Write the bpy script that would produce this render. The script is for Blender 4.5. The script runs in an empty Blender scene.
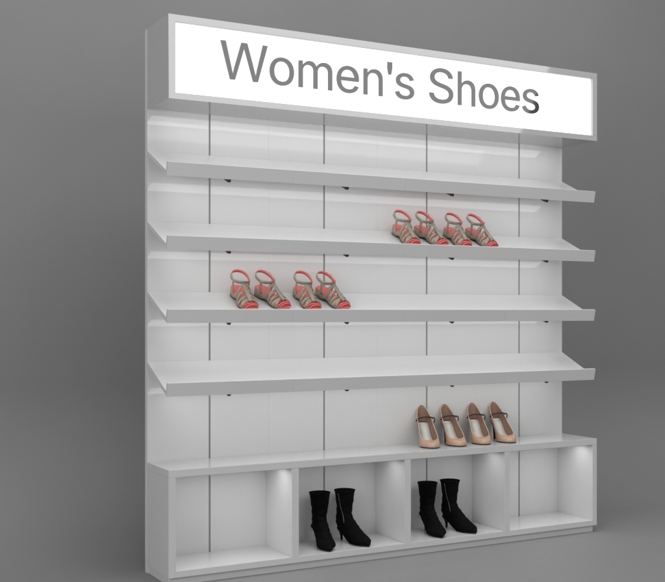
import bpy, bmesh, math
from mathutils import Vector, Matrix
scene = bpy.context.scene
R = math.radians
# ------------------------------------------------------------------ camera
cam_d = bpy.data.cameras.new('camera'); cam = bpy.data.objects.new('camera', cam_d)
scene.collection.objects.link(cam); scene.camera = cam
cam.location = (-1.4015, -4.1437, 1.0579)
cam.rotation_euler = (R(90), 0, -0.4982)
cam_d.sensor_fit = 'HORIZONTAL'; cam_d.sensor_width = 36; cam_d.lens = 57.71
cam_d.shift_y = 0.0307; cam_d.clip_end = 200
# ------------------------------------------------------------------ light
world = bpy.data.worlds.new('World'); scene.world = world; world.use_nodes = True
bg = world.node_tree.nodes['Background']
bg.inputs[0].default_value = (1, 1, 1, 1); bg.inputs[1].default_value = 0.38
scene.view_settings.view_transform = 'Standard'; scene.view_settings.look = 'None'
scene.view_settings.exposure = 0.0; scene.view_settings.gamma = 1.0

def area_light(name, loc, direction, sx, sy, power, color=(1, 1, 1)):
    d = bpy.data.lights.new(name, 'AREA'); d.shape = 'RECTANGLE'; d.size = sx; d.size_y = sy
    d.energy = power; d.color = color
    o = bpy.data.objects.new(name, d); scene.collection.objects.link(o)
    o.location = loc; o.rotation_euler = Vector(direction).to_track_quat('-Z', 'Y').to_euler()
    return o
# large softbox up front on the right: its edge is what the glossy sign frame mirrors
area_light('softbox', (3.07, -4.2, 3.0), (0, .795, -.607), 3.86, 1.2, 22)
# broad fill from the front left
area_light('fill_softbox', (-4.5, -3.5, 2.3), (5.6, 3.3, -1.2), 3.2, 3.0, 107)
# overhead light that brightens the floor and every upward face
area_light('top_softbox', (1.2, -1.7, 4.8), (0, .12, -1), 4.0, 2.6, 100)
# ------------------------------------------------------------------ helpers
def link(o): scene.collection.objects.link(o); return o
def mesh_obj(name, bm, mats, parent=None, smooth=False):
    me = bpy.data.meshes.new(name)
    bmesh.ops.recalc_face_normals(bm, faces=bm.faces[:])
    bm.to_mesh(me); bm.free()
    for m in (mats if isinstance(mats, (list, tuple)) else [mats]): me.materials.append(m)
    if smooth:
        for p in me.polygons: p.use_smooth = True
    o = link(bpy.data.objects.new(name, me)); o.parent = parent
    return o
def empty(name, loc=(0, 0, 0)):
    o = link(bpy.data.objects.new(name, None)); o.location = loc; o.empty_display_size = .05; return o
def tag(o, label, cat, group=None):
    o['label'] = label; o['category'] = cat
    if group: o['group'] = group
def box(bm, x0, x1, y0, y1, z0, z1, bevel=0.0):
    b = bmesh.new()
    bmesh.ops.create_cube(b, size=1)
    for v in b.verts:
        v.co = Vector(((x0+x1)/2 + v.co.x*(x1-x0), (y0+y1)/2 + v.co.y*(y1-y0), (z0+z1)/2 + v.co.z*(z1-z0)))
    if bevel: bmesh.ops.bevel(b, geom=b.edges[:], offset=bevel, segments=2, affect='EDGES', profile=.5)
    merge(bm, b)
def merge(bm, b):
    me = bpy.data.meshes.new('tmp'); b.to_mesh(me); b.free(); bm.from_mesh(me); bpy.data.meshes.remove(me)
def prism(bm, prof, x0, x1, bevel=0.0):
    """profile in (y, z) extruded along x"""
    b = bmesh.new()
    A = [b.verts.new((x0, y, z)) for y, z in prof]; B = [b.verts.new((x1, y, z)) for y, z in prof]
    b.faces.new(A); b.faces.new(B[::-1]); n = len(prof)
    for i in range(n): b.faces.new((A[i], B[i], B[(i+1) % n], A[(i+1) % n]))
    bmesh.ops.recalc_face_normals(b, faces=b.faces[:])
    if bevel: bmesh.ops.bevel(b, geom=b.edges[:], offset=bevel, segments=2, affect='EDGES', profile=.5)
    merge(bm, b)
def catmull(P, n, closed=False):
    """n samples per span"""
    P = [Vector(p) for p in P]; out = []; N = len(P)
    spans = N if closed else N-1
    for i in range(spans):
        if closed: a, b, c, d = P[(i-1) % N], P[i], P[(i+1) % N], P[(i+2) % N]
        else: a, b, c, d = P[max(i-1, 0)], P[i], P[i+1], P[min(i+2, N-1)]
        for k in range(n):
            t = k/n
            out.append(.5*((2*b)+(c-a)*t+(2*a-5*b+4*c-d)*t*t+(3*b-a-3*c+d)*t**3))
    if not closed: out.append(P[-1])
    return out
def loft(bm, rings, cap0=True, cap1=True, mat=0):
    V = [[bm.verts.new(p) for p in r] for r in rings]; n = len(rings[0])
    for a, b in zip(V, V[1:]):
        for i in range(n):
            f = bm.faces.new((a[i], a[(i+1) % n], b[(i+1) % n], b[i])); f.material_index = mat
    if cap0: bm.faces.new(V[0][::-1]).material_index = mat
    if cap1: bm.faces.new(V[-1]).material_index = mat
    return V
def tube(bm, pts, r, seg=8, flat=1.0, closed=False):
    rings = []; N = len(pts); up = Vector((0, 0, 1)); prev = None
    for i, p in enumerate(pts):
        a = pts[(i-1) % N] if closed else pts[max(i-1, 0)]; b = pts[(i+1) % N] if closed else pts[min(i+1, N-1)]
        t = (Vector(b)-Vector(a)).normalized()
        s = t.cross(prev if prev else up)
        if s.length < 1e-4: s = t.cross(Vector((1, 0, 0)))
        s.normalize(); u = s.cross(t).normalized(); prev = u
        rings.append([Vector(p)+s*r*math.cos(2*math.pi*k/seg)+u*r*flat*math.sin(2*math.pi*k/seg) for k in range(seg)])
    if closed: loft(bm, rings+[rings[0]], False, False)
    else: loft(bm, rings)
def ribbon(bm, pts, wdirs, width, th, inner_mat=1, taper=None):
    """flat strap: outer face material 0, inner face (towards the foot) material 1"""
    rings = []; N = len(pts); cen = sum((Vector(p) for p in pts), Vector())/N
    for i, p in enumerate(pts):
        p = Vector(p); t = (Vector(pts[min(i+1, N-1)])-Vector(pts[max(i-1, 0)])).normalized()
        w = Vector(wdirs[i] if isinstance(wdirs, list) else wdirs); w = (w-t*w.dot(t)).normalized()
        n = t.cross(w).normalized()
        if n.dot(p-cen) < 0: n = -n
        ww = width*(taper[i] if taper else 1)
        rings.append([p-w*ww/2, p+w*ww/2, p+w*ww/2+n*th, p+n*th*1.35, p-w*ww/2+n*th])
    V = [[bm.verts.new(q) for q in r] for r in rings]
    for a, b in zip(V, V[1:]):
        for i in range(5):
            f = bm.faces.new((a[i], a[(i+1) % 5], b[(i+1) % 5], b[i])); f.material_index = inner_mat if i == 0 else 0
    bm.faces.new(V[0][::-1]); bm.faces.new(V[-1])

# ------------------------------------------------------------------ materials
def mat(name, col, rough=.5, spec=.5, metal=0, coat=0, bump=0, bscale=200, var=0, vscale=8, emit=0, sheen=0, coat_rough=.03, ior=1.5):
    m = bpy.data.materials.new(name); m.use_nodes = True; nt = m.node_tree; N = nt.nodes; L = nt.links
    b = N['Principled BSDF']
    b.inputs['Base Color'].default_value = (*col, 1); b.inputs['Roughness'].default_value = rough
    b.inputs['Specular IOR Level'].default_value = spec; b.inputs['Metallic'].default_value = metal
    b.inputs['Coat Weight'].default_value = coat; b.inputs['Coat Roughness'].default_value = coat_rough
    b.inputs['IOR'].default_value = ior
    b.inputs['Sheen Weight'].default_value = sheen
    if emit: b.inputs['Emission Color'].default_value = (1, 1, 1, 1); b.inputs['Emission Strength'].default_value = emit
    tc = N.new('ShaderNodeTexCoord')
    if var:
        nz = N.new('ShaderNodeTexNoise'); nz.inputs['Scale'].default_value = vscale; nz.inputs['Detail'].default_value = 6
        L.new(tc.outputs['Object'], nz.inputs['Vector'])
        mr = N.new('ShaderNodeMapRange'); mr.inputs['From Min'].default_value = .3; mr.inputs['From Max'].default_value = .7
        mr.inputs['To Min'].default_value = 1-var; mr.inputs['To Max'].default_value = 1+var
        L.new(nz.outputs['Fac'], mr.inputs['Value'])
        mx = N.new('ShaderNodeVectorMath'); mx.operation = 'SCALE'; mx.inputs[0].default_value = col
        L.new(mr.outputs[0], mx.inputs['Scale']); L.new(mx.outputs[0], b.inputs['Base Color'])
    if bump:
        nz = N.new('ShaderNodeTexNoise'); nz.inputs['Scale'].default_value = bscale; nz.inputs['Detail'].default_value = 4
        L.new(tc.outputs['Object'], nz.inputs['Vector'])
        bp = N.new('ShaderNodeBump'); bp.inputs['Strength'].default_value = bump; bp.inputs['Distance'].default_value = .002
        L.new(nz.outputs['Fac'], bp.inputs['Height']); L.new(bp.outputs[0], b.inputs['Normal'])
    return m
M = {}
M['floor'] = mat('studio_grey_floor', (.255,)*3, .6, .3, var=.04, vscale=1.2, bump=.1, bscale=120)
M['panel'] = mat('gloss_white_panel', (.70,)*3, .035, .5, var=.012, vscale=3)
M['board'] = mat('gloss_white_board', (.64,)*3, .14, .5, var=.012, vscale=4)
M['shelf'] = mat('satin_white_shelf', (.68,)*3, .30, .5, var=.015, vscale=5)
M['frame'] = mat('gloss_sign_frame', (.50,)*3, .04, 1.0, ior=1.75)
M['face'] = mat('lit_white_acrylic', (.8,)*3, .12, .5, emit=.92)
M['letter'] = mat('grey_gloss_letter', (.035,)*3, .04, 1.0, ior=1.6)
M['groove'] = mat('dark_slot', (.26,)*3, .5)
M['bracket'] = mat('dark_bracket_metal', (.06,)*3, .45, metal=.3)
M['lamp'] = mat('downlight_lens', (.8,)*3, .3, emit=3)
M['suede'] = mat('black_suede', (.0022, .0021, .0024), .8, .10, bump=.6, bscale=420, var=.5, vscale=30)
M['rubber'] = mat('black_sole', (.008,)*3, .45)
M['zip'] = mat('dull_zip', (.30, .29, .26), .4, metal=.9)
M['steel'] = mat('steel_buckle', (.5, .5, .5), .25, metal=1)
M['beige'] = mat('beige_patent', (.50, .315, .21), .28, .5, coat=.4, var=.05, vscale=25)
M['lining'] = mat('tan_lining', (.29, .175, .125), .5, var=.08, vscale=40)
M['insole'] = mat('cream_insole', (.84, .83, .78), .45, var=.04, vscale=40)
M['piping'] = mat('pale_edge', (.68, .52, .38), .4)
M['plum'] = mat('dark_plum_strap', (.022, .008, .025), .3, coat=.3)
M['taupe'] = mat('taupe_leather', (.37, .315, .25), .6, .4, bump=.6, bscale=350, var=.22, vscale=90)
M['coral'] = mat('coral_leather', (.76, .16, .16), .45, .4, var=.06, vscale=60)

# ------------------------------------------------------------------ setting: seamless studio sweep
def backdrop():
    bm = bmesh.new(); yw, r = .80, .72; prof = [(-14, 0), (-8, 0), (-4, 0), (-2, 0), (-.8, 0), (-.2, 0)]
    for k in range(0, 17):
        a = math.pi/2*k/16; prof.append((yw-r+r*math.sin(a), r-r*math.cos(a)))
    prof += [(yw, 1.2), (yw, 2.5), (yw, 4.5), (yw, 8)]
    xs = [-14, -8, -4, -2, 0, 2, 4, 8, 14]
    V = [[bm.verts.new((x, y, z)) for x in xs] for y, z in prof]
    for a, b in zip(V, V[1:]):
        for i in range(len(xs)-1): bm.faces.new((a[i], a[i+1], b[i+1], b[i]))
    o = mesh_obj('floor', bm, M['floor'], smooth=True); o['kind'] = 'structure'
backdrop()

# ------------------------------------------------------------------ display unit
W, D, H, T = 2.1616, .2516, 2.2, .0267
ZSB, ZCT, ZCB = 1.8769, .4477, .0319
unit = empty('shoe_display_unit', (0, 0, 0))
tag(unit, "glossy white shop shelving unit with lit Women's Shoes sign and four tilted shelves", 'display unit')
# back panel: four boards meeting at hairline seams, dark slot in the middle of each board
bm = bmesh.new(); gw = .0042
edges = [0.0]
for k in range(4):
    c = W*(2*k+1)/8
    edges += [c-gw, c+gw]
edges.append(W)
for k in range(0, len(edges), 2):
    x0, x1 = edges[k], edges[k+1]
    if 0 < k < len(edges)-2:
        mid = (x0+x1)/2
        box(bm, x0, mid-.00015, 0, T, 0, H); box(bm, mid+.00015, x1, 0, T, 0, H)
    else: box(bm, x0, x1, 0, T, 0, H)
back = mesh_obj('back_panel', bm, M['panel'], unit)
for k in range(4):
    c = W*(2*k+1)/8; bm = bmesh.new(); box(bm, c-gw, c+gw, .0025, T-.002, .002, H-.002)
    mesh_obj('slot_channel', bm, M['groove'], back)
# sign box
bm = bmesh.new(); fx0, fx1, fz0, fz1 = .028, W-.0268, 1.9008, 2.1730
O_ = [(0, ZSB), (W, ZSB), (W, H), (0, H)]; I_ = [(fx0, fz0), (fx1, fz0), (fx1, fz1), (fx0, fz1)]
vs = [[bm.verts.new((x, y, z)) for x, z in P] for y in (-D, -.0005) for P in (O_, I_)]
for i in range(4):
    j = (i+1) % 4
    bm.faces.new((vs[0][i], vs[0][j], vs[1][j], vs[1][i])); bm.faces.new((vs[2][i], vs[2][j], vs[3][j], vs[3][i]))
    bm.faces.new((vs[0][i], vs[0][j], vs[2][j], vs[2][i])); bm.faces.new((vs[1][i], vs[1][j], vs[3][j], vs[3][i]))
bm.normal_update()
bmesh.ops.bevel(bm, geom=[e for e in bm.edges if len(e.link_faces) == 2 and e.calc_face_angle(0) > 1], offset=.0008, segments=2, affect='EDGES', profile=.5)
sign = mesh_obj('sign_box', bm, M['frame'], unit)
bm = bmesh.new(); yf = -D+.013; box(bm, fx0+.0005, fx1-.0005, yf, yf+.006, fz0+.0005, fz1-.0005)
mesh_obj('sign_face', bm, M['face'], sign)
GLYPHS = {'o':[[[2421,-82,2072,-82,1729,-82],[1427,0,1168,164,908,328],[706,557,560,850,414,1144],[341,1485,341,1874,341,2270],[414,2616,560,2911,706,3205],[908,3435,1168,3598,1427,3762],[1729,3844,2072,3844,2421,3844],[2725,3762,2986,3598,3246,3435],[3449,3205,3593,2911,3738,2616],[3810,2270,3810,1874,3810,1485],[3738,1144,3593,850,3449,557],[3246,328,2986,164,2725,0]],[[1822,464,2072,464,2327,464],[2537,529,2702,659,2867,789],[2990,961,3071,1174,3152,1388],[3192,1622,3192,1874,3192,2129],[3152,2365,3071,2581,2990,2797],[2867,2971,2702,3102,2537,3233],[2327,3298,2072,3298,1822,3298],[1615,3233,1451,3102,1287,2971],[1165,2798,1084,2583,1003,2368],[963,2132,963,1874,963,1622],[1003,1388,1084,1174,1165,961],[1287,789,1451,659,1615,529]]],'m':[[[729,0,526,0,526,1264],[526,2529,526,3793,724,3793],[922,3793,1120,3793,1121,3513],[1122,3233,1123,2953,1107,2953],[1091,2953,1075,2953,1128,3156],[1211,3324,1325,3459,1438,3593],[1571,3694,1721,3761,1871,3828],[2028,3861,2192,3861,2472,3861],[2699,3777,2873,3607,3047,3437],[3159,3217,3209,2946,3181,2946],[3152,2946,3124,2946,3169,3133],[3252,3295,3371,3431,3491,3568],[3636,3674,3807,3749,3977,3824],[4164,3861,4367,3861,4587,3861],[4789,3814,4971,3718,5153,3622],[5298,3478,5406,3284,5514,3091],[5568,2846,5568,2550,5568,1700],[5568,850,5568,0,5365,0],[5161,0,4957,0,4957,846],[4957,1691,4957,2537,4957,2812],[4880,3009,4725,3127,4570,3246],[4391,3305,4186,3305,4015,3305],[3867,3269,3742,3197,3617,3126],[3521,3027,3453,2902,3386,2777],[3353,2633,3353,2472,3353,1648],[3353,824,3353,0,3149,0],[2945,0,2742,0,2742,866],[2742,1732,2742,2598,2742,2810],[2671,2981,2530,3110,2389,3240],[2210,3305,1994,3305,1846,3305],[1706,3270,1576,3201,1445,3131],[1339,3028,1258,2892,1177,2755],[1137,2585,1137,2380,1137,1586],[1137,793,1137,0,933,0]]],'e':[[[2382,-82,2120,-82,1751,-82],[1435,0,1169,164,904,328],[700,556,557,848,413,1141],[341,1481,341,1868,341,2257],[412,2600,553,2897,694,3194],[893,3426,1151,3593,1408,3761],[1708,3844,2052,3844,2259,3844],[2461,3810,2658,3740,2855,3671],[3033,3560,3192,3409,3352,3258],[3478,3061,3571,2818,3665,2576],[3711,2283,3711,1939,3711,1857],[3711,1693,3711,1693,3711,1693],[962,1693,962,1693,962,1693],[1008,1258,1104,1062,1201,866],[1337,717,1511,615,1685,512],[1889,461,2124,461,2276,461],[2414,483,2537,527,2660,572],[2765,638,2854,727,2943,816],[3010,925,3056,1055,3254,1006],[3452,957,3650,908,3593,712],[3493,541,3351,393,3209,245],[3033,129,2825,44,2617,-40]],[[3085,2209,3085,2209,3055,2480],[2780,3028,2625,3138,2471,3247],[2280,3301,2052,3301,1822,3301],[1626,3246,1463,3134,1300,3023],[1176,2876,1089,2695,1003,2515],[995,2480,975,2209,975,2209]]],'n':[[[1137,2488,1137,2267,1137,1511],[1137,756,1137,0,933,0],[729,0,526,0,526,1264],[526,2529,526,3793,723,3793],[920,3793,1116,3793,1118,3487],[1120,3150,1120,3150,1120,3150],[1306,3472,1521,3621,1736,3770],[1987,3844,2274,3844,2531,3844],[2756,3791,2950,3686,3143,3580],[3295,3420,3406,3208,3516,2995],[3571,2727,3571,2404,3571,1602],[3571,801,3571,0,3367,0],[3164,0,2960,0,2960,784],[2960,1568,2960,2352,2960,2648],[2883,2879,2730,3044,2576,3209],[2366,3291,2100,3291,1918,3291],[1754,3252,1608,3173,1462,3095],[1347,2979,1263,2827,1179,2674]]],'S':[[[2625,-89,2236,-89,1868,-89],[1547,-28,1275,92,1003,213],[791,382,638,601,486,819],[401,1074,382,1366,603,1366],[824,1366,1045,1366,1061,1170],[1124,1007,1234,877,1345,748],[1488,651,1664,587,1841,524],[2031,492,2236,492,2468,492],[2676,529,2859,603,3043,677],[3188,782,3295,918,3402,1055],[3455,1213,3455,1393,3455,1555],[3410,1687,3320,1789,3230,1891],[3110,1977,2958,2045,2807,2113],[2637,2173,2448,2223,2244,2280],[2041,2336,1837,2393,1416,2509],[1091,2676,862,2892,633,3108],[519,3386,519,3725,519,4012],[596,4263,749,4478,903,4693],[1112,4859,1376,4978,1640,5096],[1938,5155,2270,5155,2607,5155],[2904,5096,3161,4976,3419,4857],[3622,4693,3771,4486,3920,4279],[3999,4043,4008,3779,3797,3779],[3585,3779,3373,3779,3346,4034],[3229,4232,3022,4374,2814,4515],[2557,4585,2250,4585,2031,4585],[1839,4549,1673,4478,1507,4406],[1378,4307,1287,4182,1196,4057],[1151,3915,1151,3756,1151,3583],[1203,3443,1309,3336,1415,3229],[1543,3144,1693,3081,1844,3019],[1987,2969,2124,2933,2297,2886],[2470,2839,2643,2793,2790,2754],[2948,2702,3115,2636,3283,2570],[3440,2483,3587,2376,3733,2269],[3853,2136,3945,1975,4037,1815],[4083,1618,4083,1386,4083,1108],[4010,858,3865,635,3719,412],[3509,236,3233,106,2958,-24]]],'s':[[[2113,-82,1820,-82,1558,-82],[1325,-43,1122,34,918,112],[750,226,618,379,486,531],[398,719,355,942,550,983],[744,1024,939,1065,989,856],[1090,702,1241,603,1392,504],[1583,454,1813,454,2077,454],[2287,510,2445,623,2602,736],[2680,871,2680,1028,2680,1160],[2633,1269,2540,1357,2447,1445],[2307,1509,2120,1550,1911,1600],[1701,1650,1492,1700,1148,1782],[892,1909,722,2081,553,2253],[468,2472,468,2738,468,2957],[529,3149,650,3315,772,3481],[939,3611,1151,3704,1362,3798],[1602,3844,1871,3844,2130,3844],[2353,3804,2538,3725,2724,3645],[2874,3534,2989,3392,3104,3250],[3188,3085,3240,2899,3053,2856],[2867,2814,2680,2772,2635,2916],[2550,3044,2426,3156,2302,3269],[2118,3325,1874,3325,1647,3325],[1458,3273,1309,3168,1160,3064],[1086,2932,1086,2772,1086,2631],[1137,2518,1239,2433,1342,2347],[1501,2280,1717,2229,1910,2184],[2102,2138,2294,2093,2640,2011],[2896,1885,3062,1714,3229,1543],[3312,1327,3312,1065,3312,842],[3249,644,3124,471,2999,298],[2823,163,2598,65,2373,-33]]],'h':[[[1137,2488,1137,2267,1137,1511],[1137,756,1137,0,933,0],[729,0,526,0,526,1696],[526,3391,526,5087,729,5087],[933,5087,1137,5087,1137,4600],[1137,3170,1137,3170,1137,3170],[1306,3472,1521,3621,1736,3770],[1987,3844,2274,3844,2531,3844],[2757,3791,2952,3686,3146,3580],[3298,3420,3407,3208,3517,2995],[3571,2727,3571,2404,3571,1602],[3571,801,3571,0,3367,0],[3164,0,2960,0,2960,784],[2960,1568,2960,2352,2960,2648],[2883,2879,2730,3044,2576,3209],[2366,3291,2100,3291,1918,3291],[1754,3252,1608,3173,1462,3095],[1347,2979,1263,2827,1179,2674]]]}
ARIAL = {'o': (66, 1071, -24, 1086, 1139), 'm': (135, 1577, 0, 1086, 1706), 'e': (75, 1055, -24, 1086, 1139), 'n': (135, 1001, 0, 1086, 1139),
         's': (63, 950, -24, 1086, 1024), 'S': (92, 1259, -25, 1491, 1366), 'h': (135, 1000, 0, 1466, 1139)}
def letters():
    K = 100; pen = 0; sx = 1.596/(14847-25-74); sz = .1500/1466; X0, Z0 = .219-25*1.596/14748, 1.9775
    for ch in "Women's Shoes":
        if ch == ' ': pen += 569; continue
        if ch == 'W':
            adv = 1933
            spl = [[(400, 0), (20, 1466), (222, 1466), (440, 505), (502, 200), (560, 450), (843, 1466), (1081, 1466), (1290, 720), (1375, 400), (1420, 200), (1480, 480), (1712, 1466), (1910, 1466), (1512, 0), (1322, 0), (1005, 1118), (961, 1290), (918, 1118), (590, 0)]]
        elif ch == "'":
            adv = 391; spl = [[(137, 948), (86, 1230), (86, 1466), (306, 1466), (306, 1230), (252, 948)]]
        else:
            adv = ARIAL[ch][4]; spl = None
        cu = bpy.data.curves.new('letter', 'CURVE'); cu.dimensions = '2D'; cu.fill_mode = 'BOTH'; cu.extrude = .25; cu.offset = .03; cu.resolution_u = 8
        if spl:
            for s in spl:
                sp = cu.splines.new('POLY'); sp.points.add(len(s)-1); sp.use_cyclic_u = True
                for p, (x, y) in zip(sp.points, s): p.co = (((pen+x)*sx+X0)*K, (y*sz+Z0)*K, 0, 1)
        else:
            x0, x1, y0, y1, _ = ARIAL[ch]; g = GLYPHS[ch]
            gx = [b[2] for s in g for b in s]; gy = [b[3] for s in g for b in s]
            fx = lambda v: (pen+x0+(v-min(gx))/(max(gx)-min(gx))*(x1-x0))*sx*K+X0*K
            fy = lambda v: (y0+(v-min(gy))/(max(gy)-min(gy))*(y1-y0))*sz*K+Z0*K
            for s in g:
                sp = cu.splines.new('BEZIER'); sp.bezier_points.add(len(s)-1); sp.use_cyclic_u = True
                for p, b in zip(sp.bezier_points, s):
                    p.handle_left_type = p.handle_right_type = 'FREE'
                    p.handle_left = (fx(b[0]), fy(b[1]), 0); p.co = (fx(b[2]), fy(b[3]), 0); p.handle_right = (fx(b[4]), fy(b[5]), 0)
        t = bpy.data.objects.new('tmp', cu); scene.collection.objects.link(t)
        bpy.context.view_layer.update()
        me = bpy.data.meshes.new_from_object(t.evaluated_get(bpy.context.evaluated_depsgraph_get()))
        bpy.data.objects.remove(t)
        me.transform(Matrix.Translation((0, yf-.0027, 0)) @ Matrix.Rotation(R(90), 4, 'X') @ Matrix.Diagonal((1/K, 1/K, 1/K, 1)))
        me.materials.clear(); me.materials.append(M['letter'])
        o = link(bpy.data.objects.new('letter', me)); o.parent = sign
        pen += adv
letters()
def wash_light(parent, z):
    """one-sided linear panel lamp under a shelf, turned back and down to wash the panel"""
    o = area_light('panel_wash_lamp', (W/2, -.123, z), (0, .48, -.877), W-.10, .058, WASH)
    o.parent = parent
# shelves
WASH = 1.0
wash_light(sign, 1.856)
ZB1, DZ = 1.7072, .2844
for i in range(4):
    z = ZB1-i*DZ; bm = bmesh.new(); lip = bmesh.new()
    for k in range(4):
        x0 = W*k/4+(.0001 if k else 0); x1 = W*(k+1)/4-(.0001 if k < 3 else 0)
        prism(bm, [(-.001, z), (-.001, z-.018), (-.219, z-.1195), (-.219, z-.1015)], x0, x1, .0002)
        prism(lip, [(-.2195, z-.1200), (-.2317, z-.1254), (-.2426, z-.0731), (-.2310, z-.0700), (-.2225, z-.1015)], x0, x1, .0003)
    sh = mesh_obj('shelf', bm, M['shelf'], unit)
    mesh_obj('front_lip', lip, M['shelf'], sh)
    for k in range(4):
        c = W*(2*k+1)/8; bm = bmesh.new()
        prism(bm, [(-.002, z-.0190), (-.002, z-.060), (-.165, z-.1110), (-.165, z-.0945)], c-.004, c+.004, .0008)
        mesh_obj('bracket', bm, M['shelf'], sh)
        bm = bmesh.new(); prism(bm, [(-.166, z-.0950), (-.166, z-.1180), (-.206, z-.1345), (-.212, z-.1310), (-.212, z-.1170)], c-.006, c+.006, .001)
        mesh_obj('bracket_cap', bm, M['bracket'], sh)
    wash_light(sh, z-.129)
# base cabinet
CUBBY = .41
cab_bm = bmesh.new()
box(cab_bm, 0, W, -D, -.0005, .418, ZCT, .0009)
cab = mesh_obj('base_cabinet', cab_bm, M['board'], unit)
for x0, x1 in ((0, .0298), (W-.0268, W)):
    bm = bmesh.new(); box(bm, x0, x1, -D, -.0005, ZCB, .4178, .0009); mesh_obj('side_panel', bm, M['board'], cab)
for x0, x1 in ((.5278, .5597), (1.0717, 1.1024), (1.6098, 1.6377)):
    bm = bmesh.new(); box(bm, x0, x1, -D+.0004, -.0005, .0574, .4176, .0009); mesh_obj('divider', bm, M['board'], cab)
bm = bmesh.new(); box(bm, .0299, W-.0269, -D, -.0005, ZCB, .0572, .0009); mesh_obj('bottom_board', bm, M['board'], cab)
bm = bmesh.new(); box(bm, .004, W-.014, -D+.014, -.001, .0005, ZCB-.0005, .0006); mesh_obj('plinth', bm, M['board'], cab)
for xl, xr, cf in ((.0298, .5278, 1.05), (.5597, 1.0717, .72), (1.1024, 1.6098, .72), (1.6377, W-.0268, 1)):   # slim downlight under the top of each cubby
    bm = bmesh.new(); box(bm, xl+.03, xr-.02, -.225, -.125, .4125, .4178, .0008); mesh_obj('downlight', bm, M['board'], cab)
    o = area_light('downlight_lamp', ((xl+xr)/2+.005, -.175, .4118), (0, 0, -1), xr-xl-.06, .085, CUBBY*cf); o.parent = cab

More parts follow.
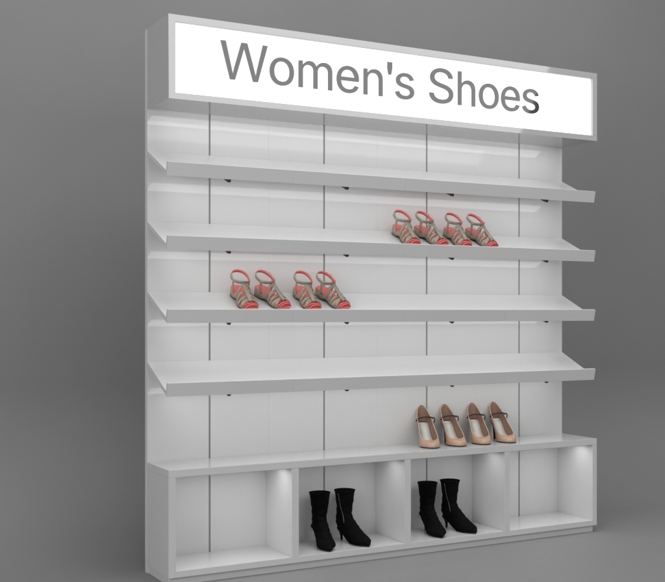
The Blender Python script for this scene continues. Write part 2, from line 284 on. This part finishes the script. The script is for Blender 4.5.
# ------------------------------------------------------------------ shoes (toe towards -y, sole on z = 0)
def smooth(a, b, t):
    t = min(1, max(0, (t-a)/(b-a))); return t*t*(3-2*t)
def ring_ab(u0, z0, u1, z1, w, n=28, p=2.3):
    """superellipse ring between a back/bottom point and a front/top point (u forward = -y)"""
    c = Vector((0, -(u0+u1)/2, (z0+z1)/2)); a = Vector((0, -(u1-u0)/2, (z1-z0)/2)); out = []
    for k in range(n):
        t = 2*math.pi*k/n; ct, st = math.cos(t), math.sin(t)
        out.append(c+a*math.copysign(abs(ct)**(2/p), ct)+Vector((w, 0, 0))*math.copysign(abs(st)**(2/p), st))
    return out
def tree(root, sx=1):
    return root
def boot(side):
    """side = +1: buckle on -x side, zip on +x side; -1 mirrored"""
    t = empty('ankle_boot')
    R_ = [(.000, .222, .094, .222, .0460), (.002, .219, .093, .2185, .0460), (.006, .209, .089, .209, .0425), (.008, .190, .086, .190, .0400), (.011, .165, .083, .165, .0370), (.012, .142, .080, .142, .0345),
          (.007, .120, .081, .122, .0325), (.002, .100, .088, .108, .0320), (-.001, .084, .101, .096, .0325), (.001, .070, .117, .085, .0330),
          (.011, .057, .132, .074, .0330), (.035, .048, .146, .064, .0330), (.070, .032, .160, .055, .0345), (.099, .016, .173, .047, .036),
          (.125, .006, .186, .040, .0385), (.150, .0035, .199, .033, .0365), (.172, .0035, .210, .027, .0305), (.192, .0035, .219, .019, .018), (.207, .0038, .2245, .0145, .010), (.217, .005, .2265, .011, .004)]
    bm = bmesh.new()
    pro = catmull([(a[0], a[1], 0) for a in R_], 3); pr1 = catmull([(a[2], a[3], a[4]) for a in R_], 3)
    rings = []
    for j, (p, q) in enumerate(zip(pro, pr1)):
        r = ring_ab(p.x, p.y, q.x, q.y, q.z, p=2.15)
        wr = .0011*math.sin(j*1.3)*smooth(6, 12, j)*(1-smooth(30, 40, j))     # soft leather folds round the ankle
        c = sum(r, Vector())/len(r)
        rings.append([v+(v-c).normalized()*wr*(1+.7*math.sin(3*k*2*math.pi/28+j)) for k, v in enumerate(r)])
    inner = []
    for k in (0, 2, 5, 9, 14):
        r = rings[k]; c = sum(r, Vector())/len(r); inner.append([v+(c-v).normalized()*.0035 for v in r])
    loft(bm, inner[::-1]+rings)
    for v in bm.verts: v.co.z = max(v.co.z, .0032)
    up = mesh_obj('upper', bm, M['suede'], t, True)
    bm = bmesh.new()   # sole plate
    bot = [(.006, .0515), (.03, .0475), (.065, .0310), (.098, .0140), (.125, .0045), (.150, .0030), (.172, .0030), (.192, .0030), (.207, .0032), (.220, .0040)]
    hw = [.010, .0190, .0230, .0280, .0325, .0305, .0250, .0170, .0095, .003]
    rings = []
    for (u, z), w in zip(bot, hw):
        rings.append([Vector((-w, -u, z+.001)), Vector((w, -u, z+.001)), Vector((w, -u, z-.003)), Vector((-w, -u, z-.003))])
    loft(bm, rings); mesh_obj('sole', bm, M['rubber'], t)
    bm = bmesh.new(); rings = []
    for z, cu, rx, ry in ((.0530, .024, .0210, .0240), (.044, .0235, .0165, .0200), (.034, .023, .0095, .0110), (.020, .0235, .0060, .0062), (.006, .0245, .0046, .0048), (.0, .0245, .0050, .0052)):
        rings.append([Vector((rx*math.cos(k*math.pi/8), -cu+ry*math.sin(k*math.pi/8), z)) for k in range(16)])
    loft(bm, rings); mesh_obj('heel', bm, M['suede'], t, True)
    bm = bmesh.new()   # zip on one side
    zp = []
    for u, z in ((.056, .211), (.057, .196), (.058, .180), (.060, .160), (.063, .142), (.068, .120), (.074, .102), (.082, .084)):
        for p, q in zip(R_, R_[1:]):
            za, zb_ = p[1]+(p[3]-p[1])*.6, q[1]+(q[3]-q[1])*.6
            if zb_ <= z <= za:
                f = (za-z)/(za-zb_); r = [p[j]+(q[j]-p[j])*f for j in range(5)]
                s = abs(2*(u-(r[0]+r[2])/2)/(r[2]-r[0])); zp.append((side*(r[4]*(1-min(s, .95)**2.15)**(1/2.15)+.0005), -u, z)); break
    tube(bm, [Vector(p) for p in catmull(zp, 3)], .0011, 6); mesh_obj('zip', bm, M['zip'], t, True)
    bm = bmesh.new()   # narrow buckle strap low round the heel, other side
    pts = []
    for a in range(-60, 61, 10):
        aa = R(a); pts.append(Vector((-side*.0352*math.cos(aa), -.048-.046*math.sin(aa), .074-.012*math.sin(aa))))
    tube(bm, pts, .0026, 6); mesh_obj('ankle_strap', bm, M['suede'], t, True)
    bm = bmesh.new(); c = Vector((-side*.0368, -.040, .066))
    tube(bm, [c+Vector((0, -.009, -.006)), c+Vector((0, .009, -.006)), c+Vector((0, .009, .007)), c+Vector((0, -.009, .007))], .0012, 6, closed=True)
    mesh_obj('buckle', bm, M['steel'], t, True)
    return t

def fz_pump(u): return .0045+.083*(1-smooth(.012, .122, u))
def ring_loop(half, n=5):
    """half outline heel..toe [(u, v, z)] -> closed smooth loop; first and last lie on the axis"""
    P = [(v, -u, z) for u, v, z in half]; P += [(-v, -u, z) for u, v, z in half[-2:0:-1]]
    return catmull(P, n, True)
def cross_fill(bm, loop, mat=0):
    N = len(loop); V = [bm.verts.new(p) for p in loop]
    for i in range(N//2):
        a, b, c, d = i, i+1, (N-i-1) % N, (N-i) % N
        q = [V[a], V[b], V[c], V[d]]; q2 = []
        for v in q:
            if v not in q2: q2.append(v)
        if len(q2) > 2: bm.faces.new(q2).material_index = mat
    return V
def slab(bm, loop, dz_top, dz_bot, bots=None):
    """solid between a loop and its dropped copy"""
    A = [p+Vector((0, 0, dz_top)) for p in loop]; B = bots or [p+Vector((0, 0, dz_bot)) for p in loop]
    VA = cross_fill(bm, A); VB = cross_fill(bm, B)
    for i in range(len(A)):
        j = (i+1) % len(A); bm.faces.new((VA[i], VA[j], VB[j], VB[i]))
def pump(side):
    t = empty('high_heel_pump')
    fo = [(0, 0), (.006, .015), (.022, .0215), (.05, .0200), (.085, .0230), (.118, .0340), (.145, .0365), (.168, .0315), (.187, .0215), (.198, .010), (.201, 0)]
    tl = [(-.005, 0, .166), (.000, .0095, .162), (.014, .0200, .144), (.05, .0275, .112), (.085, .0290, .081), (.115, .0325, .055), (.137, .0310, .0400), (.150, .0240, .0330), (.1575, .0160, .0305), (.1610, .0080, .0295), (.1620, 0, .0292)]
    base = [(u, v, fz_pump(u)) for u, v in fo]
    rings = []
    for k in range(8):
        s = k/7; half = []
        for i, ((u, v, z), (tu, tv, tz)) in enumerate(zip(base, tl)):
            toe = smooth(4.5, 8, i)
            cu = u*(1-toe)+(u+.001)*toe-.004*(i < 2); cv = max(v, tv)*(1.06 if 0 < i < 10 else 1)
            cz = (z+tz)/2*(1-toe)+(z*.15+tz*.85)*toe
            a, b, c = (1-s)**2, 2*s*(1-s), s*s
            half.append((a*u+b*cu+c*tu, a*v+b*cv+c*tv, a*z+b*cz+c*tz))
        rings.append(ring_loop(half))
    bm = bmesh.new(); loft(bm, rings, False, False)
    up = mesh_obj('upper', bm, [M['beige'], M['lining']], t, True)
    mo = up.modifiers.new('thickness', 'SOLIDIFY'); mo.thickness = .0016; mo.offset = -1; mo.material_offset = 1; mo.material_offset_rim = 0
    bm = bmesh.new(); top = rings[-1]; tube(bm, top, .0012, 6, closed=True); mesh_obj('topline_piping', bm, M['piping'], up, True)
    bl = ring_loop(base); cen = Vector((0, -.1, 0))
    bm = bmesh.new()
    ins = [Vector((p.x*.93, (p.y+.1)*.97-.1, p.z+.0035)) for p in bl]; slab(bm, ins, .001, -.001); mesh_obj('insole', bm, M['insole'], t, True)
    bm = bmesh.new(); slab(bm, [Vector((p.x*.97, p.y, p.z)) for p in bl], 0, -.0035); mesh_obj('sole', bm, M['rubber'], t)
    bm = bmesh.new(); rings2 = []
    for z, cu, rx, ry in ((.0760, .0180, .0150, .0165), (.067, .0180, .0125, .0145), (.056, .017, .0085, .0100), (.035, .0160, .0062, .0075), (.010, .0160, .0048, .0052), (0, .0160, .0052, .0056)):
        rings2.append([Vector((rx*math.cos(k*math.pi/8), -cu+ry*math.sin(k*math.pi/8), z)) for k in range(16)])
    loft(bm, rings2); mesh_obj('stiletto_heel', bm, M['rubber'], t, True)
    # plum instep strap with its loop and free end
    bm = bmesh.new(); pts = []
    for k in range(15):
        a = math.pi*k/14
        pts.append(Vector((-.0310*math.cos(a), -.048-.004*math.sin(a), .101+.010*k/14+.013*math.sin(a)**.8)))
    tube(bm, pts, .0034, 8, .9)
    st = mesh_obj('instep_strap', bm, M['plum'], t, True)
    bm = bmesh.new()
    tube(bm, [Vector(q) for q in catmull([(.0300, -.0490, .112), (.0345, -.0500, .1165), (.0385, -.0520, .112), (.0375, -.0560, .102), (.0335, -.0580, .096), (.0305, -.0570, .093)], 4)], .0026, 8)
    mesh_obj('strap_loop', bm, M['plum'], st, True)
    return t

def sandal(side):
    t = empty('wedge_sandal'); L = .190
    fo = [(0, 0), (.005, .016), (.022, .0250), (.05, .0260), (.085, .0270), (.115, .0335), (.138, .0365), (.158, .0330), (.176, .0235), (.187, .012), (.190, 0)]
    zt = lambda u: .013+.027*(1-smooth(.03, .135, u))
    zb = lambda u: .010*math.exp(-((u-.082)/.022)**2)+.003*smooth(.165, .19, u)
    loop = ring_loop([(u, v, zt(u)) for u, v in fo])
    bot = [Vector((p.x*.93, (p.y+.09)*.97-.09, zb(-p.y)+.0035)) for p in loop]
    bm = bmesh.new(); slab(bm, loop, 0, 0, bot); mesh_obj('wedge', bm, M['taupe'], t, True)
    bm = bmesh.new(); slab(bm, [p+Vector((0, 0, -.0002)) for p in bot], 0, -.0034); mesh_obj('outsole', bm, M['rubber'], t)
    bm = bmesh.new(); slab(bm, [Vector((p.x*1.01, p.y, p.z)) for p in loop], .0028, .0002); mesh_obj('footbed', bm, M['coral'], t)
    def wid(u):
        for (a, b), (c, d) in zip(fo, fo[1:]):
            if a <= u <= c: return b+(d-b)*(u-a)/(c-a)
        return .01
    def arch(u1, u2, h, width, n=15, lean=0, p=.8):
        pts = []; w1, w2 = wid(u1), wid(u2); z1, z2 = zt(u1)-.002, zt(u2)-.002
        for k in range(n):
            a = math.pi*k/(n-1); s = (1-math.cos(a))/2
            x = -side*(w1*(1-s)-w2*s) if False else side*(-w1*max(math.cos(a), 0)+w2*max(-math.cos(a), 0))
            pts.append(Vector((x, -(u1+(u2-u1)*s)+lean*math.sin(a), z1+(z2-z1)*s+h*math.sin(a)**p)))
        b = bmesh.new(); ribbon(b, pts, Vector((0, -1, -.45)), width, .0022); return b
    mats = [M['taupe'], M['coral']]
    mesh_obj('toe_strap', arch(.163, .166, .021, .006), [M['coral'], M['coral']], t, True)
    for u1, u2, h, wd, ln in ((.138, .157, .028, .015, 0), (.152, .134, .030, .014, .001), (.122, .138, .036, .012, .002), (.106, .116, .047, .013, .003), (.086, .094, .060, .013, .004)):
        mesh_obj('cross_strap', arch(u1, u2, h, wd, lean=ln), mats, t, True)
    mesh_obj('toe_strap', arch(.171, .177, .018, .006), [M['coral'], M['coral']], t, True)
    # centre strip up the instep
    b = bmesh.new(); pts = [Vector(q) for q in catmull([(0, -.160, .041), (0, -.135, .054), (side*.002, -.110, .069), (side*.003, -.088, .084), (side*.003, -.078, .094)], 4)]
    ribbon(b, pts, Vector((1, 0, 0)), .017, .0026, 0); mesh_obj('centre_strap', b, mats, t, True)
    # ankle sling: a loop from the instep round the back of the heel, coral inside
    P = [(side*.003, -.079, .092), (.020, -.070, .090), (.031, -.048, .089), (.031, -.020, .098), (.019, -.001, .106), (0, .006, .108), (-.019, -.001, .106), (-.031, -.020, .098), (-.031, -.048, .089), (-.020, -.070, .090)]
    pts = catmull(P, 4, True); pts.append(pts[0].copy())
    b = bmesh.new(); ribbon(b, pts, Vector((0, -.25, 1)), .0145, .0024); sl = mesh_obj('ankle_sling', b, mats, t, True)
    for s in (-1, 1):   # side posts from the wedge up to the sling
        b = bmesh.new(); pts = catmull([(s*.0255, -.052, .030), (s*.0295, -.052, .050), (s*.0310, -.050, .072), (s*.0312, -.047, .092)], 3)
        ribbon(b, pts, Vector((0, -1, 0)), .012, .0022); mesh_obj('side_strap', b, mats, t, True)
    bm = bmesh.new(); c = Vector((side*.0325, -.030, .100))
    tube(bm, [c+Vector((0, -.006, -.006)), c+Vector((0, .006, -.003)), c+Vector((0, .006, .008)), c+Vector((0, -.006, .006))], .0010, 6, closed=True)
    mesh_obj('buckle', bm, M['steel'], t, True)
    return t

def copy_tree(o):
    c = o.copy(); link(c)
    for ch in list(o.children):
        d = ch.copy(); link(d); d.parent = c
        for g in list(ch.children):
            e = g.copy(); link(e); e.parent = d
    return c
def place(o, x, y, z, yaw, scale=(1, 1, 1), pitch=0):
    o.rotation_mode = 'XYZ'
    o.matrix_world = Matrix.Translation((x, y, z)) @ Matrix.Rotation(pitch, 4, 'X') @ Matrix.Rotation(yaw, 4, 'Z') @ Matrix.Diagonal((*scale, 1))

# x, y = heel of the shoe, yaw turns the toe (0 = straight out of the unit, positive towards +x)
bl, br = boot(1), boot(-1)
bl2, br2 = copy_tree(bl), copy_tree(br)
for o, x, y, yaw, lab in (
        (bl, .756, -.036, -13, 'left black ankle boot of the pair in the second cubby from left'),
        (br, .865, -.030, 9, 'right black ankle boot, zip showing, in the second cubby from left'),
        (bl2, 1.310, -.036, -11, 'left black ankle boot in the third cubby, below the beige pumps'),
        (br2, 1.422, -.030, 9, 'right black ankle boot, zip showing, in the third cubby')):
    place(o, x, y, .0573, R(yaw), (1.0, .97, 1.0)); tag(o, lab, 'boot', 'black ankle boots in the base cubbies')
pl, pr = pump(-1), pump(1)
pl2, pr2 = copy_tree(pl), copy_tree(pr)
for o, x, y, yaw, lab in (
        (pl, 1.318, -.006, -18, 'beige high heel pump with dark strap, leftmost of the four on the cabinet top'),
        (pr, 1.446, -.006, -12, 'beige high heel pump with dark strap, second from left on the cabinet top'),
        (pl2, 1.602, -.008, -18, 'beige high heel pump with dark strap, third from left on the cabinet top'),
        (pr2, 1.728, -.008, -12, 'beige high heel pump with dark strap, rightmost on the cabinet top')):
    place(o, x, y, ZCT+.0003, R(yaw), (1.22, 1.02, 1.06)); tag(o, lab, 'pump', 'beige high heel pumps on the cabinet top')
sl_, sr_ = sandal(-1), sandal(1)
S = [(sl_, 2, .372, -.012, 3, 'coral and taupe wedge sandal, leftmost on the third shelf down'),
     (sr_, 2, .473, -.012, 24, 'coral and taupe wedge sandal, second from left on the third shelf down, toe turned right'),
     (None, 2, .664, -.012, 3, 'coral and taupe wedge sandal, third from left on the third shelf down, straight toed'),
     (None, 2, .764, -.012, 21, 'coral and taupe wedge sandal, rightmost on the third shelf down, toe turned right'),
     (None, 1, 1.164, -.012, 3, 'coral and taupe wedge sandal, leftmost on the second shelf down'),
     (None, 1, 1.274, -.012, 20, 'coral and taupe wedge sandal, second from left on the second shelf down, toe turned right'),
     (None, 1, 1.444, -.012, 3, 'coral and taupe wedge sandal, third from left on the second shelf down, straight toed'),
     (None, 1, 1.560, -.012, 17, 'coral and taupe wedge sandal, rightmost on the second shelf down')]
ang = math.atan(.4656)
for k, (o, i, x, y, yaw, lab) in enumerate(S):
    if o is None: o = copy_tree(sl_ if k % 2 == 0 else sr_)
    z = ZB1-i*DZ+y*.4656
    place(o, x, y-.0, z+.0006, R(yaw), (1.14, 1.0, .93), ang); tag(o, lab, 'sandal', 'coral and taupe wedge sandals')
